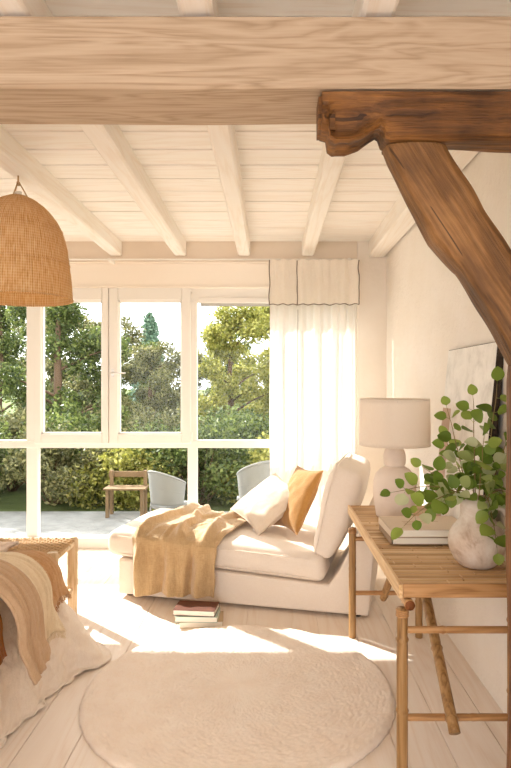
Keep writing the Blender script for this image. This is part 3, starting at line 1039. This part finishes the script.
for bi, (tp, yy, nl, lb) in enumerate(BR):
    rr = random.Random(100+bi)
    tip = at(tp[0], tp[1], yy)
    root = mouth + Vector((rr.uniform(-.03,.03), rr.uniform(-.03,.03), -.14))
    d = tip-mouth
    horiz = Vector((d.x, d.y, 0)); 
    ex = mouth + horiz.normalized()*min(.045, horiz.length*.4) + Vector((0,0,.012))
    up = max(.05, .09 if d.z < .1 else d.z*.45)
    c1 = ex + Vector((horiz.x*.25, horiz.y*.25, up))
    br = empty('leafy_branch', tuple(root))
    pts = [root.copy()]
    N = 26
    for i in range(N+1):
        t = i/N
        p = ex*(1-t)**2 + c1*(2*t*(1-t)) + tip*t*t
        p += Vector((.006*nz(t*4, bi, 1), .006*nz(t*4, bi, 5), .006*nz(t*4, bi, 9)))*t
        pts.append(p)
    q = MB(); q.tube([p-root for p in pts], [.0032]+[lerp(.003,.0011,i/N) for i in range(N+1)], 6)
    q.build('stem', MT['eucstem'], br)
    q = MB()
    for j in range(nl):
        t = lerp(.22, 1.0, j/(nl-1))
        i = int(1+t*N); p = pts[min(i, N+1)]
        tang = (pts[min(i+1,N+1)]-pts[max(i-1,1)]).normalized()
        for sd in ((-1, 1) if j < nl-1 else (0,)):
            if sd and rr.random() < .22: continue
            ax = tang.cross(Vector((0,0,1)));
            if ax.length < .1: ax = Vector((1,0,0))
            ax.normalize()
            rot = Matrix.Rotation(j*1.35+rr.uniform(-.5,.5), 3, tang)
            sidev = (rot @ ax)*sd
            dv = (sidev*1.0 + tang*rr.uniform(.2,.8) + Vector((0,0,rr.uniform(-.45,.25)))) if sd else tang
            L = rr.uniform(.044,.072)*(1.0 if t > .4 else .85)
            pet = dv.normalized()*rr.uniform(.012,.022)
            q.tube([p-root, p+pet-root], .0008, 4, False)
            nm = Vector((rr.uniform(-.5,.5), -1+rr.uniform(-.5,.5), .7+rr.uniform(-.4,.6)))
            leaf(q, p+pet-root, dv, nm, L, L*rr.uniform(.78,.98), rr.uniform(.1,.35))
    q.build('leaves', MT['euc'], br)
    tag(br, lb, 'branch', 'leafy branches in the jug')

# ------------------------------------------------------------------ leaning painting
pt = empty('painting', (.950, 2.735, TZ+.001))
pt.rotation_euler = (0, math.radians(5.4), 0)
W_, H_, D_ = .755, .955, .036
q = MB(); q.box(-.0025, 0.0, .004, W_-.004, .004, H_-.004); q.build('canvas', MT['canvas'], pt)
q = MB(); q.box(.0, D_, 0, W_, 0, H_); q.build('stretcher_frame', MT['canvasedge'], pt, bevel=.003)
tag(pt, 'large pale abstract painting with dark edges leaning on the wall', 'painting')

# ------------------------------------------------------------------ bed, cover and blankets
ED, HB = -1.185, .565
def plan(s):
    """edge of the bed in plan: s metres; straight side, round corner, far side"""
    y0, y1, R = .6, 3.15, .16
    L1 = y1-y0; L2 = R*PI/2
    xe = ED + .02*sstep(2.3, 3.2, y0+s)
    if s < L1: return Vector((xe, y0+s, 0)), Vector((1,0,0))
    if s < L1+L2:
        a = (s-L1)/R
        return Vector((ED+.02-R+R*math.cos(a), y1+R*math.sin(a), 0)), Vector((math.cos(a), math.sin(a), 0))
    return Vector((ED+.02-R-(s-L1-L2), y1+R, 0)), Vector((0,1,0))
def sy(y): return y-.6                      # s of a point on the straight side
R_E = .11
def drape(s, w, off=0.0, fold=1.0, seed=0):
    """w metres of cloth from the bed's edge: <0 lies on top, >0 falls down the side"""
    p, n = plan(s)
    arc = R_E*PI/2
    if w <= 0: d, h, dn = w-R_E, HB, 0; nd, nh = 0, 1
    elif w < arc:
        a = w/R_E; d, h, dn = -R_E+R_E*math.sin(a), HB-R_E+R_E*math.cos(a), 0; nd, nh = math.sin(a), math.cos(a)
    else:
        d, h = 0, HB-R_E-(w-arc); nd, nh = 1, 0
        dn = (w-arc)/(HB-R_E)
    dn = max(0, min(1.3, dn))
    fl = interp(s, [0, 1.7, 1.9, 2.27, 2.45, 2.58, 2.72, 2.85, 3.3], [.05,.05,.055,.10,.15,.27,.22,.08,.04])
    wave = (.016*math.sin(s*14+2.5*nz(s*2, h*1.5, 1)+seed) + .010*math.sin(s*27+3*nz(s*3, h*2, 2)+.8+seed) + .045*nz(s*4, h*2.6, seed+6) + .026*nz(s*11, h*5, seed+2) + .024*abs(nz(s*16+h*9, h*11-s*5, 4)) + .014*nz(s*26-h*14, h*20, 7))*fold
    d += fl*dn**1.25 + wave*sstep(0, .5, dn)*.9 + .012*nz(s*6, w*6, seed+11)*(1 if w < arc else .5)
    if h < .012:
        d += (.012-h)*.8; h = .012 + .02*max(0, nz(s*9, w*10, 3))
    h += .010*nz(s*4+seed, w*5, 7)*(1 if w < arc else 0)
    q = p + n*(d + off*nd)
    return Vector((q.x, q.y, h + off*nh))
bed = empty('bed', (-2.3, 2.0, 0))
BO = Vector((-2.3, 2.0, 0))
q = MB(); q.rbox((-2.27-BO.x, 1.92-BO.y, .39), (2.05, 2.66, .30), .07, (10,12,4)); q.build('mattress', MT['palewool'], bed)
q = MB(); q.box(-3.25-BO.x, -1.32-BO.x, .66-BO.y, 3.18-BO.y, .0, .245); q.build('bed_base', MT['palewool'], bed, bevel=.02)
STOT = 4.5
q = MB()
def cov(u, v):
    s = u*STOT
    w = lerp(-.32, .640, v)
    return drape(s, w)-BO
q.grid(cov, 420, 84, flip=False)
# flat middle of the cover
inner = [drape(i/420*STOT, -.32)-BO for i in range(421)]
ctr = [Vector((min(p.x, -2.0-BO.x) - .4, max(.6-BO.y, min(p.y-.3, 2.6-BO.y)), HB)) for p in inner]
b = len(q.v); q.v += [tuple(p) for p in inner] + [tuple(p) for p in ctr]
for i in range(420):
    q.f.append((b+421+i, b+421+i+1, b+i+1, b+i)); q.s.append(True)
q.build('bed_cover', MT['cover'], bed, solid=.004)
tag(bed, 'bed with a rumpled washed linen cover falling to the floor', 'bed')

def blanket(name, s0, s1, w0, w1, off, mat, seed, label, skew=0.0, fold=1.0, ns=110, nw=70, th=.008, fray=False, hemv=.03, bulk=.02):
    q = MB()
    def f(u, v):
        we = w1 + hemv*nz(u*3, seed, 2) + .5*hemv*math.sin(u*9+seed)
        w = lerp(w0, we, v)
        s = lerp(s0, s1, u) + skew*(1-v)*1.0 + .03*nz(v*3, seed, u*2)
        o = off + bulk*(1+nz(u*2.2, v*1.8, seed)*1.4)*.8 + bulk*.8*nz(u*6+v*1.5, v*2.5, seed+4) + .006*nz(u*17, v*9, seed+1)
        e = min(u, 1-u)
        o -= off*.08*(1-sstep(0, .16, e))
        return drape(s, w, max(.008, o), fold, 0)
    q.grid(f, ns, nw)
    o = q.build(name, mat, solid=th, offset=0)
    if fray:
        e = MB()
        r2 = random.Random(seed)
        for i in range(150):
            u = (i+.5)/150
            p = f(u, 1); qn = f(u, .97)
            d = (p-qn).normalized()
            e.tube([p, p+d*.012+Vector((r2.uniform(-.006,.006), r2.uniform(-.006,.006), -.004)), p+d*.022+Vector((r2.uniform(-.01,.01), r2.uniform(-.01,.01), -.010))], .0011, 4, False)
        for uu in (0.0, 1.0):
            for i in range(110):
                v = .25+.75*(i+.5)/110
                p = f(uu, v); qn = f(.02 if uu == 0 else .98, v); d = (p-qn).normalized()
                e.tube([p, p+d*.010+Vector((0, r2.uniform(-.006,.006), r2.uniform(-.008,.004)))], .0011, 4, False)
        e.build('fringe', mat, o)
    return tag(o, label, 'blanket')
blanket('blanket', sy(3.13), sy(3.38), -.55, -.07, .085, MT['palewool'], 31, 'pale folded blanket behind the ochre gauze one, next to the bench', bulk=.015, th=.02)
blanket('blanket', sy(2.86), sy(3.22), -.75, .25, .05, MT['gauze'], 17, 'crinkled ochre gauze blanket falling over the bed corner by the bench', bulk=.012, fray=True, skew=-.05, th=.010)
blanket('blanket', sy(2.64), sy(2.955), -.75, .34, .095, MT['frayed'], 23, 'sand-coloured blanket with frayed edges on the side of the bed', bulk=.011, fray=True, skew=.0, th=.010)
blanket('blanket', sy(2.45), sy(2.71), -.75, .36, .150, MT['beige'], 41, 'smooth beige wool blanket, frontmost of those hanging over the bed', bulk=.015, skew=.0, th=.014, hemv=.015)
blanket('blanket', sy(2.0), sy(2.56), -.75, .30, .035, MT['rust'], 53, 'rust velvet blanket at the left edge beneath the beige wool one', bulk=.010)

# ------------------------------------------------------------------ bench beside the bed
bn = empty('bench', (-1.75, 3.72, 0))
bo = Vector((-1.75, 3.72, 0))
bx0, bx1, by0, by1, bh = -2.45, -1.285, 3.545, 3.905, .50
for (lx, ly) in ((bx0,by0),(bx1,by0),(bx0,by1),(bx1,by1)):
    q = MB(); q.tube([Vector((lx,ly,0))-bo, Vector((lx,ly,.2))-bo, Vector((lx,ly,bh-.02))-bo, Vector((lx,ly,bh+.003))-bo], [.030,.033,.034,.031], 20)
    q.build('leg', MT['honey'], bn)
for a, b in (((bx0,by0),(bx1,by0)),((bx0,by1),(bx1,by1)),((bx0,by0),(bx0,by1)),((bx1,by0),(bx1,by1))):
    for hz, r in ((bh-.035,.022),(.17,.013)):
        A, B = Vector((*a,hz)), Vector((*b,hz)); d = (B-A).normalized()*.028
        q = MB(); q.tube([A+d-bo, B-d-bo], r, 14); q.build('seat_rail' if hz > .3 else 'stretcher', MT['honey'], bn)
q = MB()
nx, ny = 44, 15
for i in range(nx):
    x = lerp(bx0+.035, bx1-.035, i/(nx-1))
    q.tube([Vector((x, lerp(by0-.02,by1+.02,j/30), bh-.012+.006*math.sin(j/30*ny*PI+(i % 2)*PI)))-bo for j in range(31)], .0085, 6)
for j in range(ny):
    y = lerp(by0+.03, by1-.03, j/(ny-1))
    q.tube([Vector((lerp(bx0-.02,bx1+.02,i/88), y, bh-.012+.006*math.sin(i/88*nx*PI+(j % 2)*PI)))-bo for i in range(89)], .008, 6)
q.build('woven_seat', MT['rope'], bn)
tag(bn, 'honey-coloured wooden bench with a woven seat behind the bed', 'bench')

# ------------------------------------------------------------------ outdoors
m = MB(); m.box(-9, 7, YB+.09, 7.35, -.2, -.06); o = struct(m.build('patio', MT['patio']))
m = MB()
def ter(u, v):
    x = lerp(-45, 45, u); y = lerp(7.3, 75, v)
    return (x, y, -.1 + .006*max(0, y-20)**1.35*(.75+.25*nz(x*.05, y*.05, 3)) + .05*nz(x*.4, y*.4, 1))
m.grid(ter, 70, 60, flip=False)
struct(m.build('ground', MT['lawn']))

def foliage(n, clusters, size, name, mat, parent, droop=.2):
    cs = np.array([c[:3] for c in clusters]); rs = np.array([c[3] for c in clusters])
    pr = rs**2.2; pr /= pr.sum()
    k = rng.choice(len(cs), n, p=pr)
    dirs = rng.normal(size=(n,3)); dirs /= np.linalg.norm(dirs, axis=1)[:,None]
    rad = rs[k]*np.clip(rng.normal(.8,.22,n), .05, 1.25)
    pos = cs[k] + dirs*rad[:,None]*np.array([1,1,.85])
    pos[:,2] = np.maximum(pos[:,2], .03)
    a = rng.normal(size=(n,3)); a[:,2] -= droop; a /= np.linalg.norm(a,axis=1)[:,None]
    b = np.cross(a, rng.normal(size=(n,3))); b /= np.linalg.norm(b,axis=1)[:,None]
    L = size*rng.uniform(.6,1.3,n)[:,None]; Wd = L*.55
    v = np.empty((n,4,3))
    v[:,0] = pos; v[:,1] = pos+a*L*.5+b*Wd*.5; v[:,2] = pos+a*L; v[:,3] = pos+a*L*.5-b*Wd*.5
    me = bpy.data.meshes.new(name)
    me.vertices.add(4*n); me.vertices.foreach_set('co', v.reshape(-1))
    me.loops.add(4*n); me.loops.foreach_set('vertex_index', np.arange(4*n, dtype=np.int32))
    me.polygons.add(n); me.polygons.foreach_set('loop_start', np.arange(0,4*n,4, dtype=np.int32))
    try: me.polygons.foreach_set('loop_total', np.full(n,4,dtype=np.int32))
    except Exception: pass
    me.materials.append(mat); me.update(calc_edges=True); me.validate()
    o = bpy.data.objects.new(name, me); COL.objects.link(o); o.parent = parent
    return o

def make_tree(h, r, n, size, mat, name, seed, low=.3, bare=False):
    rr = random.Random(seed)
    root = empty(name)
    q = MB()
    q.tube([(0,0,-.1),(.04,.02,h*.25),(-.03,.05,h*.55),(.02,0,h*.85)], [.03*h,.022*h,.014*h,.005*h], 9)
    cl = []
    nb = 46
    for i in range(nb):
        t = rr.random()**1.15
        z = lerp(low, h*.93, t)
        env = r*(math.sin(PI*min(1, .26+.70*t))**.7)
        a = rr.uniform(0, 2*PI); d = env*1.0*rr.random()**.5
        c = (d*math.cos(a), d*math.sin(a), z)
        cl.append((*c, rr.uniform(.16,.30)*r*.9))
        if i % 3 == 0:
            zb = max(.15*h, z-.45*d)
            q.tube([(0,0,zb),(c[0]*.5,c[1]*.5,lerp(zb,z,.6)),c], [.008*h,.005*h,.002*h], 5, False)
    q.build('trunk', MT['bark'], root)
    foliage(n, cl, size, 'foliage', mat, root)
    return root
def make_bush(h, r, n, size, mat, name, seed):
    rr = random.Random(seed); root = empty(name)
    q = MB(); cl = []
    for i in range(16):
        a = rr.uniform(0,2*PI); d = r*rr.random()**.5*.9
        c = (d*math.cos(a), d*math.sin(a), rr.uniform(.12,.85)*h)
        cl.append((*c, rr.uniform(.20,.31)*h)); q.tube([(0,0,-.05), (c[0]*.6,c[1]*.6,c[2]*.6), c], [.012,.009,.004], 5, False)
    q.build('stem', MT['bark'], root)
    foliage(n, cl, size, 'foliage', mat, root); return root
TA = make_tree(4.2, 1.25, 24000, .085, MT['treeA'], 'tree', 5)
TB = make_tree(4.2, 1.25, 24000, .085, MT['treeB'], 'tree', 8)
TC = make_tree(4.2, 1.30, 24000, .085, MT['treeC'], 'tree', 21)
BA = make_bush(1.1, .75, 7500, .065, MT['treeA'], 'bush', 3)
BB = make_bush(1.1, .75, 7500, .065, MT['treeB'], 'bush', 9)
BC = make_bush(1.1, .75, 7500, .065, MT['treeC'], 'bush', 15)
used = set()
def plant(proto, px, y, sc, rz, label, cat, group, sz=None):
    if proto.name not in used: o = proto; used.add(proto.name)
    else: o = copy_tree(proto)
    o.location = ((px-270)*y/600, y, -.09); o.rotation_euler = (0,0,rz)
    o.scale = (sc, sc, sz or sc)
    return tag(o, label, cat, group)
G1, G2 = 'trees beyond the windows', 'bushes beyond the patio'
for a in [
 (TA,-88,10.7,1.0,.3,'dense green tree at the far left edge of the leftmost pane'),
 (TA,60,10.7,.95,2.1,'green tree filling the pane between the lamp and the handle'),
 (TC,152,10.6,.62,.9,'low olive-green tree behind the opening window with the handle'),
 (TB,232,10.6,.76,1.2,'yellow-green tree at the left of the pane beside the curtain'),
 (TB,330,10.4,.92,5.0,'tall yellow-green tree partly covered by the curtain'),
 (TA,0,13.9,1.05,3.3,'farther green tree seen between the leftmost mullion and the lamp'),
 (TC,108,13.9,.84,1.0,'farther olive-green tree behind the mullion next to the handle'),
 (TC,190,13.8,.64,2.4,'farther olive-green tree behind the mullion at the hinge side'),
 (TB,280,13.9,.9,4.1,'farther yellow-green tree just left of the curtain edge'),
 (TC,55,17.2,1.05,2.0,'distant olive-green tree in the gap right of the lamp'),
 (TA,146,17.2,.68,.4,'distant green tree below the conifer'),
 (TA,232,17.2,.84,3.0,'distant green tree in the sky gap beside the curtain pane'),
 (TC,330,17.2,.95,2.2,'distant olive-green tree behind the curtain')]:
    plant(*a, 'tree', G1)
for a in [
 (BA,-25,7.95,1.0,0,'green bush at the far left beyond the patio'),
 (BC,52,7.95,.95,1,'olive bush beyond the patio just right of the window post'),
 (BB,126,8.0,.9,2,'light green bush beyond the patio behind the wooden garden bench'),
 (BA,200,7.95,1.0,4,'green bush beyond the lower mullion'),
 (BB,284,7.95,.95,1.5,'light green bush behind the lower part of the curtain'),
 (BC,12,8.95,1.1,3,'olive bush of the back row seen through the leftmost lower pane'),
 (BA,88,8.95,1.1,5,'green bush of the back row between the window post and the garden bench'),
 (BC,163,8.95,1.1,.5,'olive bush of the back row behind the white garden chair'),
 (BA,240,8.95,1.1,2.5,'green bush of the back row in the lower pane beside the pillows')]:
    plant(*a, 'bush', G2)
# far conifer
cf = empty('conifer', ((150-270)*27/600, 27, 0))
q = MB(); q.tube([(0,0,-.2),(0,0,2),(0,0,4.6)], [.15,.1,.02], 8); q.build('trunk', MT['bark'], cf)
cl = []
for i in range(46):
    z = 4.5*(i/45)**.9+.3; rr_ = 1.25*(1-z/5.0)+.05
    for j in range(5):
        a = i*1.3+j*2*PI/5; cl.append((rr_*math.cos(a)*.75, rr_*math.sin(a)*.75, z*.95, .14+.14*(1-z/5)))
foliage(9000, cl, .16, 'needles', MT['needle'], cf)
tag(cf, 'distant blue-green conifer rising above the trees behind the opening window', 'tree', G1)

# white rope garden chairs
def garden_chair():
    c = empty('garden_chair')
    q = MB(); q.grid(lambda u, v: ((u-.5)*.52*(1-.1*v), -.25+.5*v, .36-.05*v+.02*math.sin(PI*u)*-1), 12, 12); q.build('seat', MT['chairw'], c, solid=.05)
    q = MB()
    def bk_(u, v):
        a = lerp(-1.9, 1.9, u)
        hh = .36+ (.44+.06*math.cos(a))*v*(.62+.38*math.cos(a*.62))
        return (.33*(1+.12*v)*math.sin(a), .04+.27*(1+.22*v)*math.cos(a), hh)
    q.grid(bk_, 40, 12); o = q.build('backrest', MT['chairw'], c, solid=.018)
    e = MB(); e.tube([bk_(i/40,1) for i in range(41)], .018, 8); e.tube([bk_(i/40,.5) for i in range(41)], .012, 8); e.build('rim', MT['chairw'], o)
    for (lx, ly) in ((-.24,-.22),(.24,-.22),(-.22,.24),(.22,.24)):
        l = MB(); l.tube([(lx,ly,.36),(lx*1.12,ly*1.12,.0)], [.017,.014], 8); l.build('leg', MT['chairw'], c)
    return c
gc = garden_chair(); gc.location = ((170-270)*6.6/600, 6.6, -.06); gc.rotation_euler = (0,0,2.4); gc.scale = (.62,.62,.72)
tag(gc, 'white rope garden chair on the patio left of the lower mullion', 'chair', 'garden chairs on the patio')
g2 = copy_tree(gc); g2.location = ((258-270)*6.55/600, 6.55, -.06); g2.rotation_euler = (0,0,3.7); g2.scale = (.66,.66,.86)
tag(g2, 'white rope garden chair on the patio close to the curtain', 'chair', 'garden chairs on the patio')
# wooden garden bench
gb = empty('garden_bench', ((128-270)*7.1/600, 7.1, -.06)); gb.scale = (.62,.8,.85)
for lx in (-.35, .30):
    for ly, hh in ((-.12,.38),(.12,.62)):
        q = MB(); q.box(lx-.03, lx+.03, ly-.03, ly+.03, 0, hh); q.build('leg', MT['fence'], gb, bevel=.004)
q = MB()
for j in range(4): q.box(-.42,.37,-.17+.085*j,-.10+.085*j,.381,.405)
q.build('seat', MT['fence'], gb, bevel=.003)
q = MB(); q.box(-.42,.37,.151,.172,.52,.60); q.build('backrest', MT['fence'], gb, bevel=.003)
tag(gb, 'low wooden garden bench at the edge of the patio', 'bench')

# ------------------------------------------------------------------ light
w = bpy.data.worlds.new('sky'); S.world = w; w.use_nodes = True
nt = w.node_tree
bg = nt.nodes['Background']; bg.inputs[0].default_value = (.97, .985, 1.0, 1); bg.inputs[1].default_value = 2.8
sl = bpy.data.lights.new('sun', 'SUN'); so = bpy.data.objects.new('sun', sl); COL.objects.link(so)
sl.energy = 6.6; sl.angle = math.radians(.6); sl.color = (1, .97, .92)
so.rotation_euler = Vector((1.09, -1.02, -1.0)).to_track_quat('-Z', 'Y').to_euler()
so.location = (-8, 14, 9)
def portal(name, loc, rot, sx, sy_):
    pl = bpy.data.lights.new(name, 'AREA'); pl.shape = 'RECTANGLE'; pl.size = sx; pl.size_y = sy_; pl.cycles.is_portal = True
    o = bpy.data.objects.new(name, pl); COL.objects.link(o); o.location = loc; o.rotation_euler = rot
portal('sky_portal_window', (-1.4, YB+.13, 1.19), (-PI/2, 0, 0), 4.4, 2.4)
portal('sky_portal_rear', ((OX0+OX1)/2, YF-.22, (OZ0+OZ1)/2), (PI/2, 0, 0), OX1-OX0, OZ1-OZ0)

S.view_settings.view_transform = 'Standard'; S.view_settings.look = 'None'
S.view_settings.exposure = 0.9; S.view_settings.gamma = 1; S.view_settings.use_curve_mapping = False
c = S.cycles
c.use_denoising = True
c.max_bounces = 12; c.diffuse_bounces = 7; c.glossy_bounces = 3; c.transmission_bounces = 6; c.transparent_max_bounces = 12
c.caustics_reflective = False; c.caustics_refractive = False
c.sample_clamp_indirect = 6
